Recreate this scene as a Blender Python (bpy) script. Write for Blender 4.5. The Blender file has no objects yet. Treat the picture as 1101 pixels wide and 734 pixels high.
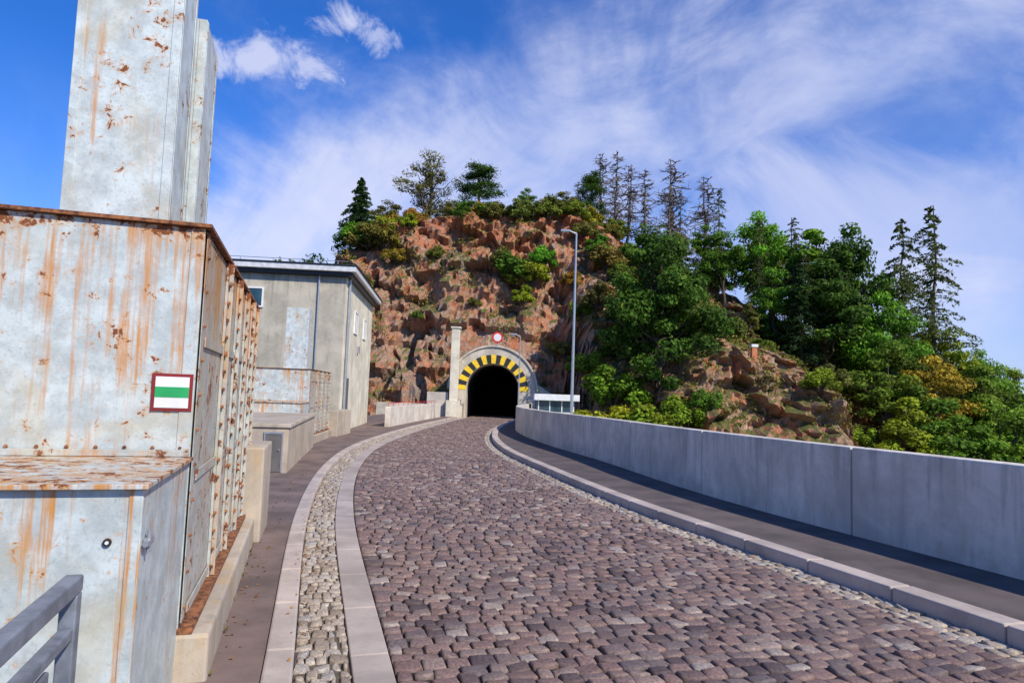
import bpy, math, random
import numpy as np
from mathutils import Vector, Matrix, noise
R=math.radians
rng=np.random.default_rng(7); random.seed(7)
scene=bpy.context.scene
scene.view_settings.view_transform='Standard'
scene.view_settings.look='None'
scene.view_settings.exposure=0

# ------------------------------------------------------------------ helpers
class NT:
    def __init__(s,tree): s.t=tree; s.n=tree.nodes; s.l=tree.links
    def new(s,typ,**kw):
        nd=s.n.new(typ)
        for k,v in kw.items(): setattr(nd,k,v)
        return nd
    def link(s,a,b): s.l.new(a,b)
    def setin(s,nd,i,v):
        if v is None: return
        if isinstance(v,bpy.types.NodeSocket): s.l.new(v,nd.inputs[i])
        else: nd.inputs[i].default_value=v
    def math(s,op,a,b=None,c=None,clamp=False):
        nd=s.new('ShaderNodeMath',operation=op); nd.use_clamp=clamp
        s.setin(nd,0,a); s.setin(nd,1,b); s.setin(nd,2,c)
        return nd.outputs[0]
    def vmath(s,op,a,b=None):
        nd=s.new('ShaderNodeVectorMath',operation=op)
        s.setin(nd,0,a); s.setin(nd,1,b)
        return nd.outputs['Value'] if op in('DOT_PRODUCT','LENGTH','DISTANCE') else nd.outputs['Vector']
    def noise(s,vec,scale,detail=4,rough=.55,dist=0):
        nd=s.new('ShaderNodeTexNoise'); nd.inputs['Scale'].default_value=scale
        nd.inputs['Detail'].default_value=detail; nd.inputs['Roughness'].default_value=rough
        nd.inputs['Distortion'].default_value=dist
        if vec is not None: s.link(vec,nd.inputs['Vector'])
        return nd.outputs[0]
    def vor(s,vec,scale,feature='F1',out='Distance'):
        nd=s.new('ShaderNodeTexVoronoi',feature=feature); nd.inputs['Scale'].default_value=scale
        if vec is not None: s.link(vec,nd.inputs['Vector'])
        return nd.outputs[out]
    def ss(s,v,a,b,lo=0,hi=1):
        nd=s.new('ShaderNodeMapRange',interpolation_type='SMOOTHSTEP'); s.setin(nd,0,v)
        nd.inputs[1].default_value=a; nd.inputs[2].default_value=b
        nd.inputs[3].default_value=lo; nd.inputs[4].default_value=hi
        return nd.outputs[0]
    def mix(s,f,a,b,mode='MIX'):
        nd=s.new('ShaderNodeMix',data_type='RGBA',blend_type=mode)
        s.setin(nd,0,f); s.setin(nd,6,a); s.setin(nd,7,b)
        return nd.outputs[2]
    def scalev(s,vec,x,y,z):
        return s.vmath('MULTIPLY',vec,(x,y,z))
    def bump(s,h,st=.3,d=.02):
        nd=s.new('ShaderNodeBump'); nd.inputs['Strength'].default_value=st
        nd.inputs['Distance'].default_value=d; s.link(h,nd.inputs['Height'])
        return nd.outputs[0]
def C(r,g,b): return (r,g,b,1)
def newmat(name):
    m=bpy.data.materials.new(name); m.use_nodes=True
    t=NT(m.node_tree); t.n.clear()
    o=t.new('ShaderNodeOutputMaterial'); b=t.new('ShaderNodeBsdfPrincipled')
    t.link(b.outputs[0],o.inputs[0])
    tc=t.new('ShaderNodeTexCoord')
    return m,t,b,tc.outputs['Object']
def simple(name,col,rough=.6,metal=0,var=.15,scale=6):
    m,t,b,P=newmat(name)
    n=t.noise(P,scale,5)
    c=t.mix(t.ss(n,.3,.7),C(*[x*(1-var) for x in col]),C(*[min(1,x*(1+var)) for x in col]))
    t.link(c,b.inputs['Base Color']); b.inputs['Roughness'].default_value=rough
    b.inputs['Metallic'].default_value=metal
    t.link(t.bump(t.noise(P,scale*8,3),.1,.005),b.inputs['Normal'])
    return m

class MB:
    def __init__(s): s.v=[]; s.f=[]; s.m=[]
    def quadbox(s,P,mat=0):
        b=len(s.v); s.v+= [tuple(p) for p in P]
        for f in ((0,3,2,1),(4,5,6,7),(0,1,5,4),(1,2,6,5),(2,3,7,6),(3,0,4,7)):
            s.f.append(tuple(b+i for i in f)); s.m.append(mat)
    def box(s,x0,x1,y0,y1,z0,z1,mat=0,fr=None):
        P=[(x0,y0,z0),(x1,y0,z0),(x1,y1,z0),(x0,y1,z0),(x0,y0,z1),(x1,y0,z1),(x1,y1,z1),(x0,y1,z1)]
        if fr: P=[fr(*p) for p in P]
        s.quadbox(P,mat)
    def cyl(s,p0,p1,r0,r1=None,n=8,mat=0,cap=True):
        if r1 is None: r1=r0
        p0=Vector(p0);p1=Vector(p1); d=(p1-p0)
        if d.length<1e-6: return
        d.normalize(); a=d.orthogonal().normalized(); c=d.cross(a)
        b=len(s.v)
        for p,r in((p0,r0),(p1,r1)):
            for i in range(n):
                t=2*math.pi*i/n; s.v.append(tuple(p+a*math.cos(t)*r+c*math.sin(t)*r))
        for i in range(n):
            j=(i+1)%n; s.f.append((b+i,b+j,b+n+j,b+n+i)); s.m.append(mat)
        if cap:
            s.f.append(tuple(b+n-1-i for i in range(n))); s.m.append(mat)
            s.f.append(tuple(b+n+i for i in range(n))); s.m.append(mat)
    def obj(s,name,mats,parent=None,bevel=0,smooth=False):
        me=bpy.data.meshes.new(name); me.from_pydata(s.v,[],s.f); 
        for m in mats: me.materials.append(m)
        me.polygons.foreach_set('material_index',s.m)
        if smooth: me.polygons.foreach_set('use_smooth',[True]*len(s.f))
        me.update()
        o=bpy.data.objects.new(name,me); scene.collection.objects.link(o)
        if parent: o.parent=parent
        if bevel:
            md=o.modifiers.new('bev','BEVEL'); md.width=bevel; md.segments=2; md.limit_method='ANGLE'; md.angle_limit=R(40)
        return o
def empty(name):
    o=bpy.data.objects.new(name,None); scene.collection.objects.link(o); return o
def np_mesh(name,V,F,mats,mi=None,attr=None,smooth=False):
    me=bpy.data.meshes.new(name)
    V=np.asarray(V,dtype=np.float32); F=np.asarray(F,dtype=np.int32); k=F.shape[1]
    me.vertices.add(len(V)); me.vertices.foreach_set('co',V.ravel())
    me.loops.add(F.size); me.loops.foreach_set('vertex_index',F.ravel())
    me.polygons.add(len(F)); me.polygons.foreach_set('loop_start',np.arange(len(F),dtype=np.int32)*k)
    try: me.polygons.foreach_set('loop_total',np.full(len(F),k,dtype=np.int32))
    except Exception: pass
    for m in mats: me.materials.append(m)
    if mi is not None: me.polygons.foreach_set('material_index',np.asarray(mi,dtype=np.int32))
    if smooth: me.polygons.foreach_set('use_smooth',np.ones(len(F),dtype=bool))
    else: me.polygons.foreach_set('use_smooth',np.zeros(len(F),dtype=bool))
    if attr is not None:
        a=me.attributes.new('tone','FLOAT','POINT'); a.data.foreach_set('value',np.asarray(attr,dtype=np.float32))
    me.update(calc_edges=True); me.validate()
    return me
def link(name,me,loc=(0,0,0),rot=0,sc=(1,1,1),color=None,parent=None):
    o=bpy.data.objects.new(name,me); scene.collection.objects.link(o)
    o.location=loc; o.rotation_euler=(0,0,rot); o.scale=sc
    if color: o.color=(*color,1)
    if parent: o.parent=parent
    return o

# ------------------------------------------------------------------ camera, sun, sky
cam_d=bpy.data.cameras.new('camera'); cam=bpy.data.objects.new('camera',cam_d); scene.collection.objects.link(cam)
cam_d.lens=24; cam_d.sensor_width=36; cam_d.clip_end=6000; cam_d.clip_start=.05
M=Matrix.Translation((0,0,1.7))@Matrix.Rotation(R(94.5),4,'X')@Matrix.Rotation(R(2.0),4,'Z')
cam.matrix_world=M; scene.camera=cam
sund=Vector((.68,-.70,.82)).normalized()
sl=bpy.data.lights.new('sun','SUN'); sl.energy=5.0; sl.angle=R(.5); sl.color=(1,.92,.80)
so=bpy.data.objects.new('sun',sl); scene.collection.objects.link(so)
so.rotation_euler=sund.to_track_quat('Z','Y').to_euler(); so.location=(30,-30,60)
w=bpy.data.worlds.new('World'); scene.world=w; w.use_nodes=True
t=NT(w.node_tree); t.n.clear()
out=t.new('ShaderNodeOutputWorld'); bg=t.new('ShaderNodeBackground'); t.link(bg.outputs[0],out.inputs[0])
sky=t.new('ShaderNodeTexSky'); sky.sky_type='NISHITA'; sky.sun_disc=False
sky.sun_elevation=math.asin(sund.z); sky.sun_rotation=math.atan2(sund.x,sund.y)
sky.air_density=1.0; sky.dust_density=.4; sky.ozone_density=3
D=t.vmath('NORMALIZE',t.new('ShaderNodeTexCoord').outputs['Generated'])
nrm=(.436,.449,-.78); al=(.873,0,.487); th=tuple(Vector(nrm).cross(Vector(al)))
da=t.vmath('DOT_PRODUCT',D,al); dn=t.vmath('DOT_PRODUCT',D,nrm); dt=t.vmath('DOT_PRODUCT',D,th)
cl=t.noise(D,2.6,8,.6,.5)
warp=t.math('MULTIPLY',t.math('SUBTRACT',t.noise(D,1.7,3,.5),.5),1.1)
cv=t.new('ShaderNodeCombineXYZ')
t.link(t.math('MULTIPLY',da,1.7),cv.inputs[0]); t.link(t.math('ADD',t.math('MULTIPLY',dn,4.0),warp),cv.inputs[1]); t.link(t.math('MULTIPLY',dt,1.7),cv.inputs[2])
st=t.noise(cv.outputs[0],1.25,11,.60,.45)
region=t.ss(t.math('ADD',dn,t.math('MULTIPLY',t.math('SUBTRACT',cl,.5),.8)),-.08,.14)
soft=t.ss(st,.36,.66)
cir=t.math('MULTIPLY',region,t.math('ADD',t.math('MULTIPLY',soft,.64),.16))
bank=t.ss(t.math('ADD',dn,t.math('MULTIPLY',t.math('SUBTRACT',cl,.5),.9)),.12,.40,0,.62)
cir=t.math('MAXIMUM',cir,bank)
sep=t.new('ShaderNodeSeparateXYZ'); t.link(D,sep.inputs[0]); dz=sep.outputs[2]
haze=t.math('MULTIPLY',t.ss(dz,.42,.03),.48)
haze=t.math('MULTIPLY',haze,t.ss(cl,.32,.62,.35,1))
dens=t.math('MAXIMUM',cir,haze)
wisp=t.math('MULTIPLY',t.ss(cl,.5,.75),.12); dens=t.math('ADD',dens,wisp,clamp=True)
puffn=t.noise(D,15,8,.66,.5)
for c,r,k in (((-.420,1,.492),.048,.9),((-.375,1,.498),.062,.9),((-.330,1,.480),.045,.8),((-.262,1,.553),.055,.95),((-.235,1,.54),.04,.7)):
    c=Vector(c).normalized()
    dv=t.vmath('SUBTRACT',D,tuple(c)); dv=t.vmath('MULTIPLY',dv,(1,1,2.0))
    d=t.math('ADD',t.vmath('LENGTH',dv),t.math('MULTIPLY',t.math('SUBTRACT',puffn,.5),.20))
    dens=t.math('MAXIMUM',dens,t.math('MULTIPLY',t.ss(d,r,.0),.85*k))
skc=t.mix(1.0,sky.outputs[0],C(.22,.66,1.38),'MULTIPLY')
ccol=t.mix(t.ss(cl,.3,.65),C(4.3,4.9,7.2),C(6.0,6.2,7.7))
col=t.mix(dens,skc,ccol)
t.link(col,bg.inputs[0]); bg.inputs[1].default_value=.13

# ------------------------------------------------------------------ materials
def steel_mat(name,paint=(.52,.58,.56),top=2.6,amt=1.0):
    m,t,b,P=newmat(name)
    sx=t.new('ShaderNodeSeparateXYZ'); t.link(P,sx.inputs[0]); z=sx.outputs[2]
    big=t.noise(P,2.3,6,.6); fine=t.noise(P,26,6,.7,.3)
    mott=t.noise(P,7,6,.65)
    base=t.mix(t.ss(mott,.35,.68),C(*[x*.78 for x in paint]),C(*[min(1,x*1.12) for x in paint]))
    base=t.mix(t.math('MULTIPLY',t.ss(t.noise(P,60,3,.7),.52,.7),.4),base,C(.25,.28,.25))
    sv=t.scalev(P,17,17,.6); stn=t.noise(sv,1.0,6,.7)
    nearT=t.ss(z,top-1.1,top-.02)
    patch=t.noise(P,1.4,4,.6)
    stv=t.math('ADD',stn,t.math('MULTIPLY',nearT,.14))
    stv=t.math('ADD',stv,t.math('MULTIPLY',t.math('SUBTRACT',patch,.5),.5))
    streak=t.math('MULTIPLY',t.ss(stv,.60-.03*amt,.75),.95)
    base=t.mix(streak,base,C(.54,.23,.04))
    yel=t.math('MULTIPLY',t.ss(t.noise(P,1.7,6,.65,.6),.48,.70),.45)
    base=t.mix(yel,base,C(.48,.40,.22))
    spots=t.math('ADD',t.math('MULTIPLY',t.noise(P,11,9,.74,.4),.72),t.math('MULTIPLY',big,.28))
    spots=t.math('ADD',spots,t.math('MULTIPLY',t.ss(z,top-.18,top),.10))
    rm=t.ss(spots,.612-.014*amt,.632-.012*amt)
    rm0=t.math('MULTIPLY',t.ss(spots,.560-.01*amt,.618),.8)
    base=t.mix(rm0,base,C(.58,.25,.04))
    rc=t.mix(fine,C(.06,.02,.010),C(.34,.10,.025))
    base=t.mix(rm,base,rc)
    t.link(base,b.inputs['Base Color'])
    t.link(t.math('ADD',.42,t.math('MULTIPLY',rm,.45)),b.inputs['Roughness'])
    h=t.math('ADD',t.math('MULTIPLY',fine,.3),t.math('MULTIPLY',rm,-.5)); h=t.math('ADD',h,t.math('MULTIPLY',big,1.2))
    t.link(t.bump(h,.35,.012),b.inputs['Normal'])
    return m
steel=steel_mat('flaking_steel_paint',amt=2.1)
steel_low=steel_mat('flaking_steel_paint_lower',top=1.45,amt=.3)
steel_pyl=steel_mat('flaking_steel_paint_pylon',paint=(.56,.62,.60),top=9,amt=2.0)
steel_lid=steel_mat('flaking_steel_lid',top=1.38,amt=2.4)
steel_side=steel_mat('rusty_steel_side',paint=(.46,.47,.42),top=2.6,amt=4.0)
def rustm():
    m,t,b,P=newmat('rust'); n=t.noise(P,18,7,.7)
    t.link(t.mix(t.ss(n,.35,.65),C(.06,.022,.012),C(.36,.14,.05)),b.inputs['Base Color']); b.inputs['Roughness'].default_value=.9
    t.link(t.bump(n,.6,.01),b.inputs['Normal']); return m
rust=rustm()
def concrete(name,c=(.36,.35,.32),stain=.5,bscale=1.0,warm=None,drip=None):
    m,t,b,P=newmat(name)
    n1=t.noise(P,1.1,7,.65,.5); n2=t.noise(P,14,6,.7)
    s=t.noise(t.scalev(P,5,5,.35),1,6,.6)
    a=t.mix(t.ss(n1,.3,.7),C(*[x*.74 for x in c]),C(*[min(1,x*1.16) for x in c]))
    a=t.mix(t.math('MULTIPLY',t.ss(s,.5,.75),stain),a,C(*[x*.5 for x in c]))
    if warm: a=t.mix(t.math('MULTIPLY',t.ss(t.noise(t.scalev(P,3,3,1),1.4,5,.6),.48,.7),.6),a,C(*warm))
    a=t.mix(t.math('MULTIPLY',t.ss(n2,.52,.72),.3),a,C(*[x*.6 for x in c]))
    if drip:
        sx=t.new('ShaderNodeSeparateXYZ'); t.link(P,sx.inputs[0]); z=sx.outputs[2]
        dr=t.noise(t.scalev(P,9,9,.5),1,6,.65)
        dr=t.math('ADD',dr,t.ss(z,drip-.9,drip,-.05,.07))
        a=t.mix(t.math('MULTIPLY',t.ss(dr,.54,.68),.45),a,C(*[x*.42 for x in c]))
        a=t.mix(t.math('MULTIPLY',t.ss(t.math('SUBTRACT',t.noise(P,3,5,.65),t.math('MULTIPLY',z,.35)),.42,.62),.35),a,C(c[0]*.55,c[1]*.52,c[2]*.45))
    pits=t.vor(P,38)
    a=t.mix(t.ss(pits,.12,.07),a,C(*[x*.45 for x in c]))
    t.link(a,b.inputs['Base Color']); b.inputs['Roughness'].default_value=.88
    h=t.math('ADD',n2,t.math('MULTIPLY',t.noise(P,90,3),.4))
    t.link(t.bump(h,.35*bscale,.01),b.inputs['Normal']); return m
conc=concrete('concrete',(.70,.63,.53),.45,warm=(.54,.47,.36),drip=1.2)
conc_old=concrete('old_concrete',(.46,.39,.30),.6,warm=(.48,.31,.14))
conc_port=concrete('portal_concrete',(.56,.50,.40),.5)
render_gray=concrete('grey_render',(.45,.41,.32),.35,drip=6.0)
render_pale_lit=concrete('pale_render_lit_side',(.70,.64,.49),.3)  # pillar's own pale render; on gatehouse side, sun brightness put into colour
granite=concrete('granite_kerb',(.48,.40,.34),.2)
band=concrete('concrete_band',(.42,.35,.30),.2)
def asphalt(name,c):
    m,t,b,P=newmat(name); n=t.noise(P,120,3,.7); n1=t.noise(P,1.6,6,.6)
    a=t.mix(t.ss(n1,.3,.7),C(*[x*.65 for x in c]),C(*[x*1.35 for x in c]))
    a=t.mix(t.math('MULTIPLY',t.ss(n,.5,.7),.4),a,C(.2,.18,.17))
    t.link(a,b.inputs['Base Color']); b.inputs['Roughness'].default_value=.9
    t.link(t.bump(n,.5,.006),b.inputs['Normal']); return m
asph=asphalt('asphalt',(.10,.078,.072)); asph_l=asphalt('old_asphalt',(.165,.115,.095))
def sett(name,ramp,spec=.5):
    m,t,b,P=newmat(name)
    at=t.new('ShaderNodeAttribute'); at.attribute_name='tone'
    cr=t.new('ShaderNodeValToRGB'); t.link(at.outputs['Fac'],cr.inputs[0])
    els=cr.color_ramp.elements
    while len(els)<len(ramp): els.new(.5)
    for i,(p,c) in enumerate(ramp): els[i].position=p; els[i].color=C(*c)
    n=t.noise(P,48,6,.75); n0=t.noise(P,.55,5,.6)
    a=t.mix(t.ss(n,.33,.68),t.mix(1,cr.outputs[0],C(.56,.55,.54),'MULTIPLY'),t.mix(1,cr.outputs[0],C(1.34,1.31,1.28),'MULTIPLY'))
    a=t.mix(t.math('MULTIPLY',t.ss(n0,.45,.7),.30),a,C(.26,.185,.145))
    t.link(a,b.inputs['Base Color']); b.inputs['Roughness'].default_value=.64
    t.link(t.bump(n,.65,.012),b.inputs['Normal']); return m
sett_brown=sett('porphyry_setts',[(0,(.085,.062,.060)),(.25,(.20,.128,.108)),(.5,(.255,.168,.140)),(.72,(.15,.118,.112)),(.9,(.30,.215,.175)),(1,(.36,.31,.27))])
sett_light=sett('granite_setts',[(0,(.28,.22,.16)),(.4,(.42,.35,.27)),(.8,(.48,.42,.34)),(1,(.33,.31,.29))])
sand=simple('joint_sand',(.030,.021,.018),.95,scale=30)
sand_l=simple('light_joint_sand',(.11,.085,.06),.95,scale=30)
dark=simple('dark_paint',(.02,.02,.022),.5)
glass=simple('window_glass',(.03,.07,.09),.08,var=.3,scale=1.5)
white=simple('white_paint',(.74,.74,.72),.5,var=.08)
galv=simple('galvanised_steel',(.42,.44,.46),.4,.6,scale=20)
railm=simple('grey_rail_paint',(.20,.22,.25),.45,.2,var=.25,scale=14)
green=simple('green_paint',(.02,.36,.10),.5)
dred=simple('dark_red_paint',(.22,.015,.012),.5)
redp=simple('red_paint',(.62,.03,.02),.5)
yellow=simple('yellow_reflector',(.85,.56,.02),.5)
black=simple('black_reflector',(.022,.022,.022),.5)
roofm=simple('metal_roof',(.60,.60,.60),.5)
doorm=simple('brown_grey_door',(.12,.11,.10),.6)
terra=simple('terracotta',(.60,.20,.09),.8)
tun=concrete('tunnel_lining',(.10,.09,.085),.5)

# ------------------------------------------------------------------ road alignment
def hermite(xs,ys):
    xs=np.array(xs,float); ys=np.array(ys,float); m=np.gradient(ys,xs)
    def f(x):
        x=np.clip(np.asarray(x,float),xs[0],xs[-1]); i=np.clip(np.searchsorted(xs,x)-1,0,len(xs)-2)
        h=xs[i+1]-xs[i]; u=(x-xs[i])/h
        return ys[i]*(2*u**3-3*u**2+1)+m[i]*h*(u**3-2*u**2+u)+ys[i+1]*(-2*u**3+3*u**2)+m[i+1]*h*(u**3-u**2)
    return f
cxf=hermite([-12,-5,0,5,10,15,20,25,30,35,42,49,56,80],[6.7,4.5,2.97,1.45,-.06,-1.17,-1.98,-2.32,-2.36,-2.2,-1.75,-1.28,-1.2,-1.2])
hwf=hermite([-12,5,10,15,20,25,30,35,42,49,80],[2.25,2.25,2.12,2.06,1.9,1.74,1.66,1.66,1.75,1.8,1.8])
swf=hermite([-12,6.6,12.3,17.7,23.4,31.6,40,49],[1.6,1.6,1.75,1.95,1.6,.98,.9,.85])
yy=np.linspace(-12,80,4000); xx=cxf(yy)
ss_=np.concatenate([[0],np.cumsum(np.hypot(np.diff(xx),np.diff(yy)))])
def s_of_y(y): return float(np.interp(y,yy,ss_))
def PT(s,tt,z):
    y=np.interp(s,ss_,yy); x=np.interp(s,ss_,xx)
    y2=np.interp(s+.1,ss_,yy); x2=np.interp(s+.1,ss_,xx); y1=np.interp(s-.1,ss_,yy); x1=np.interp(s-.1,ss_,xx)
    tx=x2-x1; ty=y2-y1; L=np.hypot(tx,ty)+1e-9
    return np.stack([x+ty/L*tt,y-tx/L*tt,np.broadcast_to(z,np.shape(x+tt))*1.0],-1)
def hw_s(s): return hwf(np.interp(s,ss_,yy))
def lw_s(s): return hw_s(s)-.045
def sw_s(s): return swf(np.interp(s,ss_,yy))
def cblock(mb,s0,s1,t0,t1,z0,z1,n,mat=0):
    S=np.linspace(s0,s1,n+1); b=len(mb.v)
    for s in S:
        a=t0(s);c=t1(s)
        for tt,z in((a,z0),(c,z0),(c,z1),(a,z1)): mb.v.append(tuple(PT(s,tt,z)))
    for i in range(n):
        k=b+4*i
        for j in range(4):
            j2=(j+1)%4; mb.f.append((k+j,k+j2,k+4+j2,k+4+j)[::-1]); mb.m.append(mat)
    mb.f.append((b,b+1,b+2,b+3)); mb.m.append(mat)
    k=b+4*n; mb.f.append((k+3,k+2,k+1,k)); mb.m.append(mat)
S0=s_of_y(-11); SE=s_of_y(49.0); ST=s_of_y(78)
def setts(name,t0,t1,s0,s1,ds,dt,mat,ztop,jit=.012,gap=.011,parent=None,round_=.86):
    s=s0; P=[]
    while s<s1:
        a=t0(s);b=t1(s); n=max(1,int(round((b-a)/dt)))
        ed=np.linspace(a,b,n+1)
        if n>3: 
            ed[1:-1]+= (b-a)/n*(rng.random()-.5)*.95; ed[1:-1]+=rng.normal(0,.016,n-1)
        else: ed[1:-1]+=rng.normal(0,.012,n-1)
        d=ds*(1+rng.normal(0,.07))
        for i in range(n):
            P.append((ed[i]+gap/2,ed[i+1]-gap/2,s+gap/2,s+d-gap/2)); 
        s+=d
    P=np.array(P); N=len(P); 
    tone=rng.random(N)
    tc=(P[:,0]+P[:,1])/2; sc=(P[:,2]+P[:,3])/2; ht=(P[:,1]-P[:,0])/2; hs=(P[:,3]-P[:,2])/2
    zt=ztop+rng.normal(0,.005,N); tilt=rng.normal(0,.0045,(N,2))
    V=np.zeros((N,16,3)); cor=[(-1,-1),(1,-1),(1,1),(-1,1)]
    for c,(a,b) in enumerate(cor):
        ja=rng.normal(0,jit*.4,N); jb=rng.normal(0,jit*.4,N)
        for ring,(k,dzz) in enumerate(((.97,-.045),(1.0,-.012),(round_+.06,-.002),(.72,.002))):
            T=tc+a*ht*k+ja; Sx=sc+b*hs*k+jb
            z=zt+dzz+a*tilt[:,0]+b*tilt[:,1]
            V[:,ring*4+c]=PT(Sx,T,z)
    base=np.arange(N)[:,None]*16; F=[]
    for r in range(3):
        for j in range(4):
            j2=(j+1)%4; F.append(base+np.array([[r*4+j,r*4+j2,r*4+4+j2,r*4+4+j]]))
    F.append(base+np.array([[12,13,14,15]]))
    F=np.concatenate(F); me=np_mesh(name,V.reshape(-1,3),F,[mat],attr=np.repeat(tone,16),smooth=True)
    return link(name,me,parent=parent)
road=empty('cobblestone_road')
sA=s_of_y(-3)
setts('brown_setts',lambda s:-lw_s(s)+.0,lambda s:hw_s(s)-.30,sA,s_of_y(55),.130,.155,sett_brown,0.0,gap=.015,parent=road)
setts('right_gutter_setts',lambda s:hw_s(s)-.30,lambda s:hw_s(s),sA,s_of_y(50),.12,.10,sett_light,0.0,jit=.008,gap=.012,parent=road)
setts('left_gutter_setts',lambda s:-lw_s(s)-.59,lambda s:-lw_s(s)-.25,sA,s_of_y(50),.12,.085,sett_light,-.004,jit=.018,gap=.014,parent=road)
mb=MB(); cblock(mb,S0,ST,lambda s:-lw_s(s)+.01,lambda s:hw_s(s),-.3,-.024,120); mb.obj('bedding_sand',[sand],road)
mb=MB(); cblock(mb,S0,SE,lambda s:-lw_s(s)-.59,lambda s:-lw_s(s)-.25,-.3,-.022,120); mb.obj('gutter_bedding',[sand_l],road)
mb=MB(); s=S0
while s<SE: cblock(mb,s,s+.985,lambda q:-lw_s(q)-.25,lambda q:-lw_s(q)-.006,-.3,.004,3); s+=1
mb.obj('concrete_edge_band',[band],road,bevel=.008)
kl=empty('kerb'); mb=MB(); s=S0
while s<SE: cblock(mb,s,s+.99,lambda q:-lw_s(q)-.765,lambda q:-lw_s(q)-.595,-.3,.075,3); s+=1
mb.obj('kerb_stones',[granite],kl,bevel=.015)
kr=empty('kerb'); mb=MB(); s=S0+.3
while s<SE: cblock(mb,s,s+.99,lambda q:hw_s(q)+.005,lambda q:hw_s(q)+.24,-.3,.13,3); s+=1
mb.obj('kerb_stones',[granite],kr,bevel=.018)
mb=MB(); cblock(mb,S0,SE,lambda s:hw_s(s)+.245,lambda s:hw_s(s)+sw_s(s)+.1,-.3,.118,100); mb.obj('pavement',[asph])
mb=MB(); cblock(mb,S0,SE,lambda s:-hw_s(s)-6.0,lambda s:-lw_s(s)-.77,-.3,.06,100); mb.obj('pavement',[asph_l])
mb=MB(); cblock(mb,S0,s_of_y(50.5),lambda s:-hw_s(s)-6.2,lambda s:hw_s(s)+sw_s(s)+.2,-16,-.31,100); mb.obj('dam_body',[conc_old])
pw=empty('concrete_wall'); mb=MB(); s=s_of_y(8.75)-3.75*5-1.3
while s<s_of_y(47):
    cblock(mb,s+.010,s+3.740,lambda q:hw_s(q)+sw_s(q),lambda q:hw_s(q)+sw_s(q)+.26,-.5,1.2,6); s+=3.75
mb.obj('wall_panels',[conc],pw,bevel=.02)
lw=empty('low_concrete_wall'); mb=MB(); s=s_of_y(31.5)
while s<s_of_y(46): cblock(mb,s+.006,s+2.99,lambda q:-hw_s(q)-1.75,lambda q:-hw_s(q)-1.5,-.2,.98,4); s+=3
mb.obj('wall_panels',[conc],lw,bevel=.02)

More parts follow.
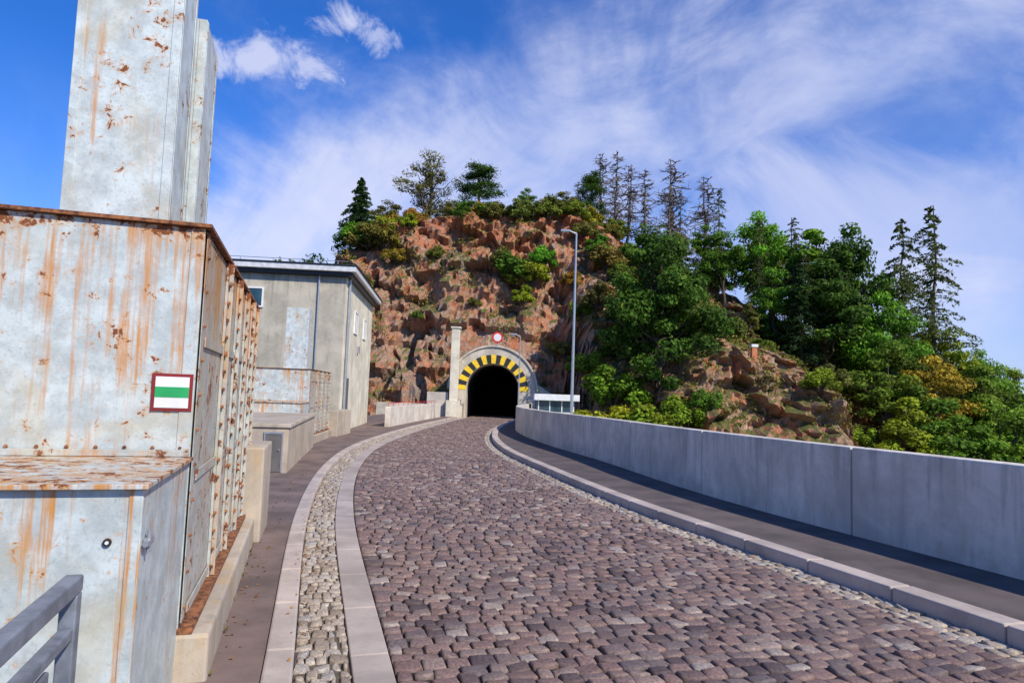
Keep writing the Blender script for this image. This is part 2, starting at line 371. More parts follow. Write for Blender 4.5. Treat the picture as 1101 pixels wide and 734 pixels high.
# ------------------------------------------------------------------ steel gate housings
def frame(O,e):
    e=Vector((e[0],e[1])).normalized(); n=Vector((e.y,-e.x))
    return (lambda x,y,z:(O[0]+n.x*x+e.x*y,O[1]+n.y*x+e.y*y,z)),e,n
def gate_unit(name,O,e,H,hb,pyl=((.26,.83,.30,.76,4.95),(.23,.78,1.02,1.6,4.36)),low=True,L=4.1,Wd=2.2):
    fr,ev,nv=frame(O,e); root=empty(name)
    mb=MB(); mb.box(-Wd,0,0,L,hb,H,0,fr)
    mb.obj('upper_box',[steel],root,bevel=.006)
    mb=MB(); mb.box(-Wd-.1,.17,-.02,L+.15,0.0,hb-.003,0,fr); mb.obj('concrete_plinth',[conc_old],root,bevel=.02)
    mb=MB(); mb.box(-Wd-.04,.04,-.035,L+.04,H+.002,H+.022,0,fr); 
    mb.box(-Wd,.08,-.01,L,hb,hb+.03,0,fr); mb.obj('rusty_edge_plates',[rust],root)
    mb=MB(); mb.box(.003,.010,.11,L-.02,hb+.05,H-.02,0,fr)
    mb.box(.011,.016,.02,.14,hb+.05,H-.015,0,fr)
    ribs=[1.05,1.85,2.65,3.4,L-.14]
    for k in ribs:
        mb.box(.012,.030,k,k+.13,hb+.035,H-.01,0,fr)
        mb.box(.030,.060,k+.058,k+.068,hb+.035,H-.012,0,fr)
    for z in (hb+.06,hb+.82,hb+1.6):
        mb.box(.0165,.026,.15,L-.12,z,z+.06,0,fr)
    mb.obj('side_ribs',[steel_side],root,bevel=.003)
    mb=MB()
    for k in ribs:
        z=hb+.1
        while z<H-.06:
            for kk in (.027,.1):
                mb.cyl(fr(.030,k+kk,z),fr(.050,k+kk,z),.016,.012,6)
            z+=.125
    z=hb+.12
    while z<H-.05: mb.cyl(fr(.016,.08,z),fr(.030,.08,z),.012,.009,6); z+=.2
    for s in np.arange(.05,Wd,.14): mb.cyl(fr(-s,-.001,hb+1.02),fr(-s,-.012,hb+1.02),.011,.008,6)
    mb.obj('rivets',[rust],root)
    mb=MB(); mb.box(-.07,.004,-.006,0,hb+.0,H-.001,0,fr); mb.obj('corner_angle',[steel],root,bevel=.002)
    if low:
        zl=1.27
        mb=MB(); mb.box(-Wd,-.0,-1.13,-.008,.02,zl,0,fr)
        mb.box(-.05,.004,-1.136,-1.12,.02,zl-.002,0,fr); mb.box(-.72,-.70,-1.136,-1.125,.05,zl-.03,0,fr)
        mb.obj('lower_box',[steel_low],root,bevel=.006)
        mb=MB(); mb.box(-Wd-.03,.025,-1.17,-.009,zl+.002,zl+.022,0,fr); mb.obj('lower_lid',[steel_lid],root,bevel=.003)
        mb=MB(); mb.box(-Wd-.03,.0,-.030,-.008,zl+.024,zl+.06,0,fr); mb.obj('lower_flange',[steel_side],root,bevel=.003)
        mb=MB()
        mb.cyl(fr(-.115,-1.131,1.06),fr(-.115,-1.142,1.06),.016,.016,14,0); mb.cyl(fr(-.115,-1.142,1.06),fr(-.115,-1.146,1.06),.007,.007,10,1)
        mb.obj('keyhole',[black,white],root)
        mb=MB(); mb.box(.004,.03,-1.08,-1.0,1.03,1.06,0,fr); mb.cyl(fr(.02,-1.12,1.045),fr(.02,-1.0,1.045),.012,.012,8); mb.cyl(fr(.02,-1.05,1.0),fr(.02,-1.05,1.09),.010,.010,8)
        mb.obj('latch',[galv],root)
    for i,(a,b,k0,k1,zt) in enumerate(pyl):
        mb=MB(); mb.box(-b,-a,k0,k1,H+.023,zt,0,fr)
        for (xa,xb) in((-b-.004,-b+.05),(-a-.05,-a+.004)):
            mb.box(xa,xb,k0-.006,k0+.02,H+.024,zt-.002,0,fr)
        for (ya,yb) in((k0+.02,k0+.06),(k1-.05,k1+.004)): mb.box(-a+.002,-a+.007,ya,yb,H+.024,zt-.002,0,fr)
        mb.box(-b-.03,-a+.03,k0-.03,k1+.03,H+.0235,H+.036,0,fr)
        mb.obj('pylon_%d'%(i+1),[steel_pyl],root,bevel=.005)
    return root,fr
unit,fr=gate_unit('steel_gate_housing',(-1.8,3.9),(-.287,.958),2.6,.32)
tm=empty('trail_marker_sign')
mb=MB(); mb.box(-.215,-.005,-.012,-.0065,1.545,1.755,0,fr); mb.obj('border',[dred],tm)
mb=MB(); mb.box(-.197,-.023,-.0145,-.0125,1.563,1.737,0,fr); mb.obj('white_field',[white],tm)
mb=MB(); mb.box(-.197,-.023,-.0170,-.0150,1.622,1.680,0,fr); mb.obj('green_band',[green],tm)
gate_unit('steel_gate_housing',(-5.95,20.3),(-.10,.995),2.25,.3,pyl=((.25,.92,.6,1.3,4.15),),L=3.6,Wd=2.3)

hr=empty('metal_railing'); mb=MB(); fr2,_,_=frame((-1.31,2.14),(-.30,.954))
mb.box(-.025,.025,-3.2,0,1.06,1.11,0,fr2); mb.box(-.02,.02,-3.2,-.05,.93,.965,0,fr2)
for k in(-.05,-1.5,-3.0): mb.box(-.024,.024,k,k+.05,.07,1.06,0,fr2)
for k in np.arange(-3.1,-.1,.6): mb.box(-.008,.008,k,k+.5,.25,.9,0,fr2)
mb.box(-.02,.02,-3.2,-.05,.2,.24,0,fr2)
mb.obj('rails_and_posts',[railm],hr,bevel=.006)

pp=empty('concrete_parapet'); mb=MB()
cblock(mb,s_of_y(8.3),s_of_y(9.2),lambda q:-hw_s(q)-1.75,lambda q:-hw_s(q)-1.0,.0,1.05,3)
mb.obj('parapet',[conc_old],pp,bevel=.02)
hb_=empty('concrete_hatch_block'); fr3,_,_=frame((-4.25,13.3),(-.2,.98)); mb=MB()
mb.box(-1.7,0,0,6.3,.0,.92,0,fr3); mb.box(-1.74,.04,-.04,6.3,.922,1.0,0,fr3); mb.obj('block',[conc_old],hb_,bevel=.015)
mb=MB(); mb.box(-.42,-.12,-.02,-.003,.08,.80,0,fr3); mb.obj('hatch_door',[doorm],hb_,bevel=.004)
mb=MB(); mb.box(-.45,-.42,-.03,-.002,.07,.84,0,fr3); mb.box(-.12,-.09,-.03,-.002,.07,.84,0,fr3);mb.box(-.42,-.12,-.03,-.002,.802,.84,0,fr3); mb.cyl(fr3(-.16,-.02,.5),fr3(-.16,-.05,.5),.015,.015,8); mb.obj('hatch_frame',[galv],hb_)
lw2=empty('low_concrete_wall'); mb=MB(); cblock(mb,s_of_y(24.2),s_of_y(26.2),lambda q:-hw_s(q)-2.3,lambda q:-hw_s(q)-1.95,.0,.95,2); mb.obj('wall_panels',[conc_old],lw2,bevel=.02)

# ------------------------------------------------------------------ building
bd=empty('gatehouse_building'); frb,_,_=frame((-6.45,26.0),(-.09,.996))
mb=MB(); mb.box(-7.5,0,0,9.0,-.1,6.0,0,frb); mb.obj('walls',[render_gray],bd,bevel=.02)
mb=MB(); mb.box(.003,.02,.02,8.98,.0,5.99,0,frb); mb.obj('side_lit_tone',[render_pale_lit],bd)  # sunward wall painted lighter than the front, standing in for sunlight
mb=MB(); mb.box(-7.9,.4,-.4,9.4,6.15,6.37,0,frb); mb.box(-7.7,.25,-.25,9.25,6.002,6.148,1,frb); mb.box(-7.95,.45,-.45,9.45,6.372,6.42,1,frb); mb.obj('roof',[roofm,dark],bd,bevel=.02)
mb=MB()
mb.box(-4.4,-3.1,-.035,-.003,4.75,5.4,0,frb)
for yy0 in(2.6,5.6): mb.box(.021,.04,yy0,yy0+.9,4.1,4.95,0,frb)
mb.obj('window_glass',[glass],bd)
mb=MB()
def wf(x0,x1,z0,z1):
    for a in((x0-.06,x0,z0-.06,z1+.06),(x1,x1+.06,z0-.06,z1+.06),(x0,x1,z1,z1+.06),(x0,x1,z0-.06,z0),((x0+x1)/2-.02,(x0+x1)/2+.02,z0,z1)):
        mb.box(a[0],a[1],-.06,-.002,a[2],a[3],0,frb)
wf(-4.4,-3.1,4.75,5.4)
for yy0 in(2.6,5.6):
    for a in((yy0-.05,yy0,4.05,5.0),(yy0+.9,yy0+.95,4.05,5.0),(yy0,yy0+.9,4.95,5.0),(yy0,yy0+.9,4.05,4.1),(yy0+.43,yy0+.465,4.1,4.95)):
        mb.box(.021,.07,a[0],a[1],a[2],a[3],0,frb)
mb.obj('window_frames',[white],bd)
mb=MB(); mb.box(.021,.05,.9,1.75,.07,2.15,0,frb); mb.obj('door',[doorm],bd)
mb=MB(); mb.cyl(frb(.09,.5,.1),frb(.09,.5,6.0),.05,.05,10); mb.cyl(frb(-1.0,-.06,.1),frb(-1.0,-.06,6.0),.035,.035,10)
mb.cyl(frb(-5.2,1.0,6.4),frb(-5.2,1.0,6.75),.04,.04,8)
for k in np.arange(-7.5,.2,1.2): mb.cyl(frb(k,-.3,6.42),frb(k,-.3,6.55),.015,.015,6)
mb.cyl(frb(-7.6,-.3,6.55),frb(.1,-.3,6.55),.012,.012,6)
mb.box(.021,.1,3.9,4.2,3.3,3.6,0,frb)
mb.obj('downpipes_and_roof_rail',[galv],bd)

# ------------------------------------------------------------------ terrain
def I(x,xs,ys): return np.interp(x,xs,ys)
def sm(t): t=np.clip(t,0,1); return t*t*(3-2*t)
def hz(x,y):
    x=np.asarray(x,float);y=np.asarray(y,float)
    fz=I(x,[-60,-24,-18,-15,0,1.8,8,13,21,24.5,90],[-12,-12,-4,-.6,-.6,-1.1,-1.0,-1.2,-2.0,-9,-12])
    base=-12.5+(fz+12.5)*sm((y-30)/7)
    yf=I(x,[-60,4,6,10,14,20,24,30,45,90],[50.4,50.4,44.5,41.5,40.5,41,42,43,46,55])
    yt=I(x,[-60,4,10,20,30,60],[57.5,57.5,60,62,64,72])
    cr=I(x,[-60,-24,-19.5,-17,-15,-13,-9,-2,5,9,14,20,28,36,46,60,90],[-12,-12,2,10.5,13.2,14.6,16.3,17.2,17.6,16.2,14,11.5,8.2,5,1,-4,-9])
    k=np.clip((y-yf)/(yt-yf),0,1)
    k=k**I(x,[0,12],[.8,.80])
    h=base+(cr-base)*k
    h=h+2.2*np.exp(-(np.abs((x-17.0)/5.6)**4)-((y-45)/3)**2)+1.2*np.exp(-((x-13)/2)**2-((y-43)/2)**2)
    h=h+np.clip(y-yt,0,18)*.07
    h=h+(-12.5-h)*sm((y-95)/30)
    return h
xs=np.concatenate([np.arange(-32,-18,.8),np.arange(-18,28,.20),np.arange(28,50,.6),np.arange(50,100,1.6)])
ys=np.concatenate([np.arange(27,39,.7),np.arange(39,61,.15),np.arange(61,130,1.6)])
X,Y=np.meshgrid(xs,ys); Z=hz(X,Y)
V=np.stack([X,Y,Z],-1).reshape(-1,3)
gx=(hz(X+.3,Y)-hz(X-.3,Y))/.6; gy=(hz(X,Y+.3)-hz(X,Y-.3))/.6; steep=np.clip(np.hypot(gx,gy)/1.0,0,1).reshape(-1)
nv=len(V); disp=np.zeros((nv,3))
for i in range(nv):
    p=V[i]; a=.25+.75*steep[i]
    q=Vector((p[0]*.16,p[1]*.16,p[2]*.15)); 
    rd=1-abs(noise.noise(q*1.3+Vector((7,3,1))))*2
    pv=Vector(p)
    n2=noise.noise(pv*.45); n3=noise.noise(pv*1.5+Vector((31,5,9)))
    n4=abs(noise.noise(pv*2.7+Vector((3,15,9)))); n5=noise.noise(pv*5.5)
    if steep[i]>.3:
        # slanting strata blocks
        u=p[0]*.94+p[2]*.34; v_=p[2]*.94-p[0]*.34
        pw_=Vector((u*.34+n2*.4,p[1]*.35,v_*.62))
        d,pt0=noise.voronoi(pw_); tl=pw_-pt0[0]
        blk=noise.cell(pt0[0]*5.3)*.55+(tl.x*(noise.cell(pt0[0]*7.7)-.5)+tl.z*(noise.cell(pt0[0]*9.1)-.1))*1.2
        pw2=Vector((u*.95+n3*.4,p[1]*1.0,v_*1.7)); d2,pt=noise.voronoi(pw2); tl=pw2-pt[0]
        b2=noise.cell(pt[0]*3.1)*.32+(tl.x*(noise.cell(pt[0]*7.7)-.5)+tl.z*(noise.cell(pt[0]*9.1)-.2))*.6
    else: blk=b2=0
    dp=max(0,1-(abs(p[0]+1.26)-2.2)/2.5) if abs(p[0]+1.26)>2.2 else 1
    dpz=1 if p[2]<5.5 else max(0,1-(p[2]-5.5)/2.5)
    damp=1-dp*dpz*(1 if p[1]<60 else 0)*.92
    f=(rd*1.2+n2*1.4+n3*.35+blk+b2+n4*.45+n5*.12-1.4)*a*damp
    disp[i]=(n3*.2*a*damp+n5*.06,-f*.9,f*.10+n5*.06+ n2*.4*(1-steep[i])*damp)
V2=V+disp*np.where((V[:,1]>36),1,.3)[:,None]
V2[:,2]=np.where((V2[:,1]<50.2)&(V2[:,0]>-12)&(V2[:,0]<1.5),np.minimum(V2[:,2],-.45),V2[:,2])
ny,nx=X.shape; idx=np.arange(ny*nx).reshape(ny,nx)
F=np.stack([idx[:-1,:-1],idx[:-1,1:],idx[1:,1:],idx[1:,:-1]],-1).reshape(-1,4)
cc=V2[F].mean(1)
rad=np.where(cc[:,2]>2,np.hypot(cc[:,0]+1.26,cc[:,2]-2),abs(cc[:,0]+1.26))
kill=(rad<2.35)&(cc[:,1]>48.8)&(cc[:,1]<64)&(cc[:,2]>-.5)&(cc[:,2]<4.5)
F=F[~kill]
def rock_mat():
    m,t,b,P=newmat('rocky_hillside')
    g=t.new('ShaderNodeNewGeometry'); sp=t.new('ShaderNodeSeparateXYZ'); t.link(g.outputs['True Normal'],sp.inputs[0])
    px=t.new('ShaderNodeSeparateXYZ'); t.link(P,px.inputs[0])
    n1=t.noise(P,.30,6,.6,.4); n2=t.noise(P,2.0,9,.75,.4); n3=t.noise(P,7,6,.75)
    rk=t.mix(t.ss(n1,.38,.62),C(.64,.33,.19),C(.48,.32,.22))
    rk=t.mix(t.ss(n2,.50,.62),rk,C(.80,.56,.40))
    red=t.math('ADD',t.noise(P,.65,7,.75,1),t.ss(px.outputs[2],11,17,0,.10))
    rk=t.mix(t.math('MULTIPLY',t.ss(red,.48,.58),.85),rk,C(.70,.23,.09))
    gy=t.noise(t.vmath('ADD',P,(40.,3.,7.)),.5,7,.75,.5)
    rk=t.mix(t.math('MULTIPLY',t.ss(gy,.54,.62),.75),rk,C(.42,.35,.29))
    rk=t.mix(t.math('MULTIPLY',t.ss(n3,.5,.64),.62),rk,C(.16,.095,.065))
    gr=t.mix(t.ss(n3,.35,.65),C(.06,.085,.015),C(.24,.24,.05))
    gr=t.mix(t.ss(n1,.45,.7),gr,C(.32,.25,.08))
    up=t.math('ADD',sp.outputs[2],t.math('MULTIPLY',t.math('SUBTRACT',n2,.5),1.0))
    up=t.math('ADD',up,t.ss(px.outputs[0],21,33,0,.4))
    up=t.math('ADD',up,t.math('MULTIPLY',t.math('SUBTRACT',t.noise(P,.22,5,.6),.5),1.3))
    a=t.mix(t.ss(up,.66,.84),rk,gr)
    t.link(a,b.inputs['Base Color']); b.inputs['Roughness'].default_value=.95
    h=t.math('ADD',t.math('MULTIPLY',n2,1.5),t.math('MULTIPLY',n3,.7))
    t.link(t.bump(h,.9,.4),b.inputs['Normal']); return m
rockm=rock_mat()
me=np_mesh('rocky_hill',V2,F,[rockm]); link('rocky_hill',me)
def surf(x,y):
    d=(V2[:,0]-x)**2+(V2[:,1]-y)**2; j=np.argsort(d)[:6]; return float(V2[j,2].max())
def ground_mat():
    m,t,b,P=newmat('valley_ground'); n=t.noise(P,.05,8,.65); n2=t.noise(P,1.5,5)
    a=t.mix(t.ss(n,.35,.65),C(.035,.06,.015),C(.09,.11,.03)); a=t.mix(t.math('MULTIPLY',n2,.5),a,C(.03,.04,.012))
    t.link(a,b.inputs['Base Color']); b.inputs['Roughness'].default_value=1; return m
gm=ground_mat()
mb=MB(); mb.v=[(-3000,-3000,-13),(3000,-3000,-13),(3000,4000,-13),(-3000,4000,-13)]; mb.f=[(0,1,2,3)]; mb.m=[0]; mb.obj('ground',[gm])
m,t,b,P=newmat('water'); b.inputs['Base Color'].default_value=C(.015,.035,.04); b.inputs['Roughness'].default_value=.08
t.link(t.bump(t.noise(P,1.2,4),.3,.1),b.inputs['Normal'])
mb=MB(); mb.v=[(-600,-400,-5),(-2,-400,-5),(-2,-12,-5),(-5,15,-5),(-6,49,-5),(-30,75,-5),(-600,500,-5)]; mb.f=[(0,1,2,3,4,5,6)]; mb.m=[0]; mb.obj('reservoir_water',[m])

# ------------------------------------------------------------------ tunnel portal
tp=empty('tunnel_portal'); cx0=-1.27; zc=2.0; yp=49.0
def arc(r,n=28): return [(cx0+r*math.cos(math.pi-math.pi*i/n),zc+r*math.sin(math.pi*i/n)) for i in range(n+1)]
def extr(mb,inn,outp,y0,y1,mat=0):
    b=len(mb.v); n=len(inn)
    for (p,q) in zip(inn,outp):
        mb.v+= [(p[0],y0,p[1]),(q[0],y0,q[1]),(q[0],y1,q[1]),(p[0],y1,p[1])]
    for i in range(n-1):
        k=b+4*i
        for j in range(4):
            j2=(j+1)%4; mb.f.append((k+j,k+j2,k+4+j2,k+4+j)); mb.m.append(mat)
    mb.f.append((b+3,b+2,b+1,b)); mb.m.append(mat); k=b+4*(n-1); mb.f.append((k,k+1,k+2,k+3)); mb.m.append(mat)
mb=MB()
i_=[(cx0-1.9,-.1)]+arc(1.9)+[(cx0+1.9,-.1)]; o_=[(cx0-3.1,-.1)]+arc(3.1)+[(cx0+3.1,-.1)]
extr(mb,i_,o_,yp,yp+2.2); mb.obj('portal_frame',[conc_port],tp,bevel=.02)
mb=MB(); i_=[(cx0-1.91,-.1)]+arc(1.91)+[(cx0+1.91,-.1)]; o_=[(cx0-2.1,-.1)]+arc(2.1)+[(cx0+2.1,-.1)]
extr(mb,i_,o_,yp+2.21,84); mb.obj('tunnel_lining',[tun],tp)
mb=MB(); mb.box(-4,2,84.01,84.2,-1,5); mb.obj('tunnel_dark_cap',[tun],tp)  # added cap closing the bore so its depth stays dark
mb=MB(); NB=21
for i in range(NB):
    a0=math.pi*i/NB; a1=math.pi*(i+1)/NB
    pts=lambda r:[(cx0+r*math.cos(math.pi-(a0+(a1-a0)*k/2)),zc+r*math.sin(a0+(a1-a0)*k/2)) for k in range(3)]
    extr(mb,pts(1.93),pts(2.55),yp-.03,yp-.003,i%2)
mb.obj('warning_stripes',[yellow,black],tp)
mb=MB(); extr(mb,arc(3.103),arc(3.25),yp-.12,yp+2.0); mb.obj('coping',[conc_port],tp,bevel=.02)
wg=empty('retaining_wall')
mb=MB(); mb.box(-5.9,-4.4,48.6,49.2,-.2,1.75); mb.box(-9.5,-5.9,48.8,49.3,-.2,.9); 
mb.v+= [(1.86,49.1,-1.2),(5.2,49.1,-1.2),(5.2,49.1,.4),(1.86,49.1,2.6),(1.86,49.6,-1.2),(5.2,49.6,-1.2),(5.2,49.6,.4),(1.86,49.6,2.6)]
b=len(mb.v)-8
for f in((0,1,2,3),(7,6,5,4),(3,2,6,7),(1,5,6,2)): mb.f.append(tuple(b+i for i in f)); mb.m.append(0)
mb.obj('wing_walls',[conc_port],wg,bevel=.02)
pl=empty('concrete_pillar'); mb=MB(); mb.box(-4.30,-3.72,48.3,48.9,-.2,6.3); mb.box(-4.37,-3.65,48.23,48.97,6.3,6.42); mb.box(-4.5,-3.55,48.15,48.98,-.2,1.2); mb.obj('shaft',[render_pale_lit],pl,bevel=.02)
rs=empty('round_traffic_sign'); mb=MB()
mb.cyl((-1.05,48.85,5.80),(-1.05,48.82,5.80),.40,.40,28,0); mb.cyl((-1.05,48.819,5.80),(-1.05,48.812,5.80),.27,.27,28,1); mb.cyl((-1.05,48.9,5.05),(-1.05,48.9,6.1),.03,.03,8,2)
mb.obj('sign_disc',[redp,white,galv],rs)
def lamp(name,x,y,z0,h,arm,r0=.085,r1=.045):
    root=empty(name); mb=MB()
    mb.cyl((x,y,z0),(x,y,z0+1.2),r0*1.35,r0*1.3,12); mb.cyl((x,y,z0+1.2),(x,y,h),r0,r1,12)
    mb.cyl((x,y,h-.02),(x+arm*.6,y,h+.12),r1,r1*.8,8); mb.obj('pole',[galv],root,smooth=False)
    mb=MB(); xa=x+arm*.55; xb=x+arm*1.35; lo,hi=min(xa,xb),max(xa,xb)
    mb.box(lo,hi,y-.13,y+.13,h+.07,h+.17); mb.box(lo+.08,hi-.08,y-.09,y+.09,h+.045,h+.069,1); mb.obj('lantern',[galv,white],root,bevel=.02)
lamp('street_lamp',3.25,36,-1.2,10.45,-.62,.09,.05)
lamp('street_lamp',.55,45,-.2,5.6,-.5,.05,.03)
bt=empty('service_booth'); mb=MB()
mb.box(1.75,4.0,42.6,44.8,-1.5,.75,0); mb.obj('base_walls',[white],bt,bevel=.01)
mb=MB(); mb.box(1.8,3.95,42.65,44.75,.752,1.45,0); mb.obj('window_glass',[glass],bt)
mb=MB()
for x in(1.75,2.45,3.2,3.93): mb.box(x,x+.07,42.6,42.67,.752,1.46,0); mb.box(x,x+.07,44.73,44.8,.752,1.46,0)
mb.box(1.5,4.3,42.3,45.1,1.462,1.85,0); mb.obj('roof_and_posts',[white],bt,bevel=.015)
mb=MB(); mb.box(5.2,5.9,38.7,39.1,-1.6,.32); mb.box(5.15,5.95,38.65,39.15,.32,.40); mb.box(5.54,5.56,38.69,38.698,-1.3,.25,0); mb.obj('electrical_cabinet',[white],bevel=.01)
fe=empty('metal_fence'); mb=MB()
ks=np.arange(31.6,46,1.2)
pts=[PT(s_of_y(k),-hwf(k)-1.63,1.14) for k in ks]
for p in pts: mb.cyl((p[0],p[1],.98),(p[0],p[1],1.14),.015,.015,6)
for a,b in zip(pts[:-1],pts[1:]): mb.cyl(a,b,.016,.016,6)
mb.obj('rail',[redp],fe)
mk=empty('boundary_marker'); mb=MB(); zz=surf(15.75,44.4)
mb.box(15.6,15.95,44.2,44.55,zz-1.0,zz+.65,0); mb.box(15.55,16.0,44.15,44.6,zz+.652,zz+.85,1); mb.obj('marker_post',[terra,white],mk,bevel=.03)

# ------------------------------------------------------------------ vegetation
def leaf_mat(name='foliage'):
    m,t,b,P=newmat(name)
    at=t.new('ShaderNodeAttribute'); at.attribute_name='tone'; oi=t.new('ShaderNodeObjectInfo')
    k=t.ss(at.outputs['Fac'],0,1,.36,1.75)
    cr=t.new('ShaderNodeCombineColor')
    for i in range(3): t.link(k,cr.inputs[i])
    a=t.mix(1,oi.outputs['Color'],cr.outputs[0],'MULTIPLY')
    a=t.mix(t.ss(at.outputs['Fac'],.75,1.0,0,.35),a,C(.32,.29,.03))
    t.link(a,b.inputs['Base Color']); b.inputs['Roughness'].default_value=.75
    b.inputs['Specular IOR Level'].default_value=.25
    tr=t.new('ShaderNodeBsdfTranslucent'); t.link(a,tr.inputs[0]); mx=t.new('ShaderNodeMixShader'); mx.inputs[0].default_value=.36
    o=[n for n in t.n if n.type=='OUTPUT_MATERIAL'][0]
    t.link(b.outputs[0],mx.inputs[1]); t.link(tr.outputs[0],mx.inputs[2]); t.link(mx.outputs[0],o.inputs[0]); return m
leafm=leaf_mat(); bark=simple('bark',(.10,.075,.055),.95,var=.4,scale=5); bark_d=simple('dead_bark',(.14,.11,.09),.95,var=.3,scale=5)
def leaves(cent,nrmv,size,rs,asp=.55):
    N=len(cent); n=nrmv/ (np.linalg.norm(nrmv,axis=1,keepdims=True)+1e-6)
    r=rs.normal(size=(N,3)); a=np.cross(n,r); a/=np.linalg.norm(a,axis=1,keepdims=True)+1e-6; b=np.cross(n,a)
    L=(size*rs.uniform(.6,1.4,N))[:,None]
    V=np.stack([cent-a*L*.5,cent+b*L*asp*.5+a*L*.05,cent+a*L*.5+n*L*.1,cent-b*L*asp*.5+a*L*.05],1)
    return V.reshape(-1,3)
def combine(name,mb,LV,tone,barkmat):
    bv=np.array(mb.v) if mb.v else np.zeros((0,3)); nb=len(bv)
    bf=np.array([f for f in mb.f if len(f)==4]) if mb.f else np.zeros((0,4),int)
    nl=len(LV)//4
    lf=np.arange(nl*4).reshape(-1,4)+nb
    V=np.concatenate([bv,LV]) if nl else bv; F=np.concatenate([bf.reshape(-1,4),lf]) if nl else bf
    mi=np.concatenate([np.zeros(len(bf)),np.ones(nl)]).astype(int)
    at=np.concatenate([np.zeros(nb),np.repeat(tone,4)]) if nl else np.zeros(nb)
    return np_mesh(name,V,F,[barkmat,leafm],mi,at)
def branch(mb,p,q,r0,r1,rs,segs=4,wob=.08,n=6):
    p=np.array(p,float);q=np.array(q,float); L=np.linalg.norm(q-p); pr=p
    for i in range(1,segs+1):
        t_=i/segs; c=p+(q-p)*t_+(rs.normal(size=3)*wob*L*(1 if i<segs else 0)*.5)
        mb.cyl(pr,c,r0+(r1-r0)*(i-1)/segs,r0+(r1-r0)*t_,n,0,False); pr=c
def deciduous(name,seed,cr=.36,cb=.25,nc=60,nl=11000,ls=.026,sparse=0):
    rs=np.random.default_rng(seed); mb=MB()
    trunk_top=np.array([rs.normal(0,.02),rs.normal(0,.02),.62])
    branch(mb,(0,0,-.05),trunk_top,.022,.010,rs,6,.04,8)
    cen=[];rad=[]
    ccz=(1+cb)/2; hh=(1-cb)/2
    lob=rs.normal(size=(5,3)); lob/=np.linalg.norm(lob,axis=1,keepdims=True)
    while len(cen)<nc:
        d=rs.normal(size=3); d/=np.linalg.norm(d); k=rs.random()**.45
        env=.66+.46*max(0,np.max(lob@d))-.18*rs.random()
        p=np.array([d[0]*cr*k*env,d[1]*cr*k*env,ccz+d[2]*hh*k*min(1,env+.1)])
        w_=1-.45*max(0,(p[2]-ccz)/hh); p[:2]*=w_
        cen.append(p); rad.append(rs.uniform(.04,.10)*(cr/.36))
    cen=np.array(cen); rad=np.array(rad)
    for i in range(0,nc,2 if sparse==0 else 1):
        c=cen[i]; zt=np.clip(c[2]-.18*rs.random()-.08,.12,.6)
        st=np.array([trunk_top[0]*zt/.62,trunk_top[1]*zt/.62,zt]); branch(mb,st,c,.0075,.0015,rs,4,.14,5)
        if sparse:
            for _ in range(3): branch(mb,c,c+rs.normal(size=3)*.06,.002,.0006,rs,2,.1,4)
    ci=rs.integers(0,nc,nl); d=rs.normal(size=(nl,3)); d/=np.linalg.norm(d,axis=1,keepdims=True)
    k=rs.random(nl)**.4
    p=cen[ci]+d*(rad[ci]*k)[:,None]*np.array([1.15,1.15,.7])
    nn=d+np.array([0,0,.7])+rs.normal(size=(nl,3))*.7
    LV=leaves(p,nn,ls,rs)
    clr=rs.random(nc)
    tone=np.clip(.2+.42*clr[ci]+.25*(k-.6)+.2*d[:,2]*.6+rs.normal(0,.12,nl),0,1)  # random per leaf and clump, lighter upward and outward, darker inside
    return combine(name,mb,LV,tone,bark)
def conifer(name,seed,w=.2,nb=70,npb=60,ls=.03,droop=.35,base=.1,gap=0,barkmat=None,pw=.75,spread=.30):
    rs=np.random.default_rng(seed); mb=MB(); branch(mb,(0,0,-.05),(rs.normal(0,.01),0,1),.012,.002,rs,8,.01,7)
    P=[];N_=[];rn=[]
    for i in range(nb):
        z=base+(1-base)*(i/nb)**.9+rs.normal(0,.006); 
        if rs.random()<gap: continue
        L=w*max(0,1-z)**pw*rs.uniform(.55,1.15)+.012; a=i*2.4+rs.normal(0,.4)
        e=np.array([math.cos(a)*L,math.sin(a)*L,z-L*droop*rs.uniform(.5,1.4)]); s=np.array([0,0,z])
        mid=(s+e)/2+np.array([0,0,L*.10])
        mb.cyl(s,mid,.0035*(1.1-z),.0022*(1.1-z),4,0,False); mb.cyl(mid,e,.0022*(1.1-z),.0006,4,0,False)
        n=int(npb*(.35+L/w))
        u=rs.random(n)**.8; q=np.where(u[:,None]<.5,s+(mid-s)*(u[:,None]*2),mid+(e-mid)*(u[:,None]*2-1))
        side=np.array([-math.sin(a),math.cos(a),0]); sp=L*spread*(1-abs(u-.45))
        q=q+side*(rs.normal(0,1,n)*sp*.6)[:,None]+np.array([0,0,-1])*(np.abs(rs.normal(0,1,n))*L*.10)[:,None]
        P.append(q); N_.append(rs.normal(size=(n,3))*.8+np.array([0,0,.9])); rn.append(np.clip(rs.normal(.35+.3*rs.random(),.15,n),0,1))
    P=np.concatenate(P);N_=np.concatenate(N_);rn=np.concatenate(rn)
    return combine(name,mb,leaves(P,N_,ls,rs,.35),rn,barkmat or bark)
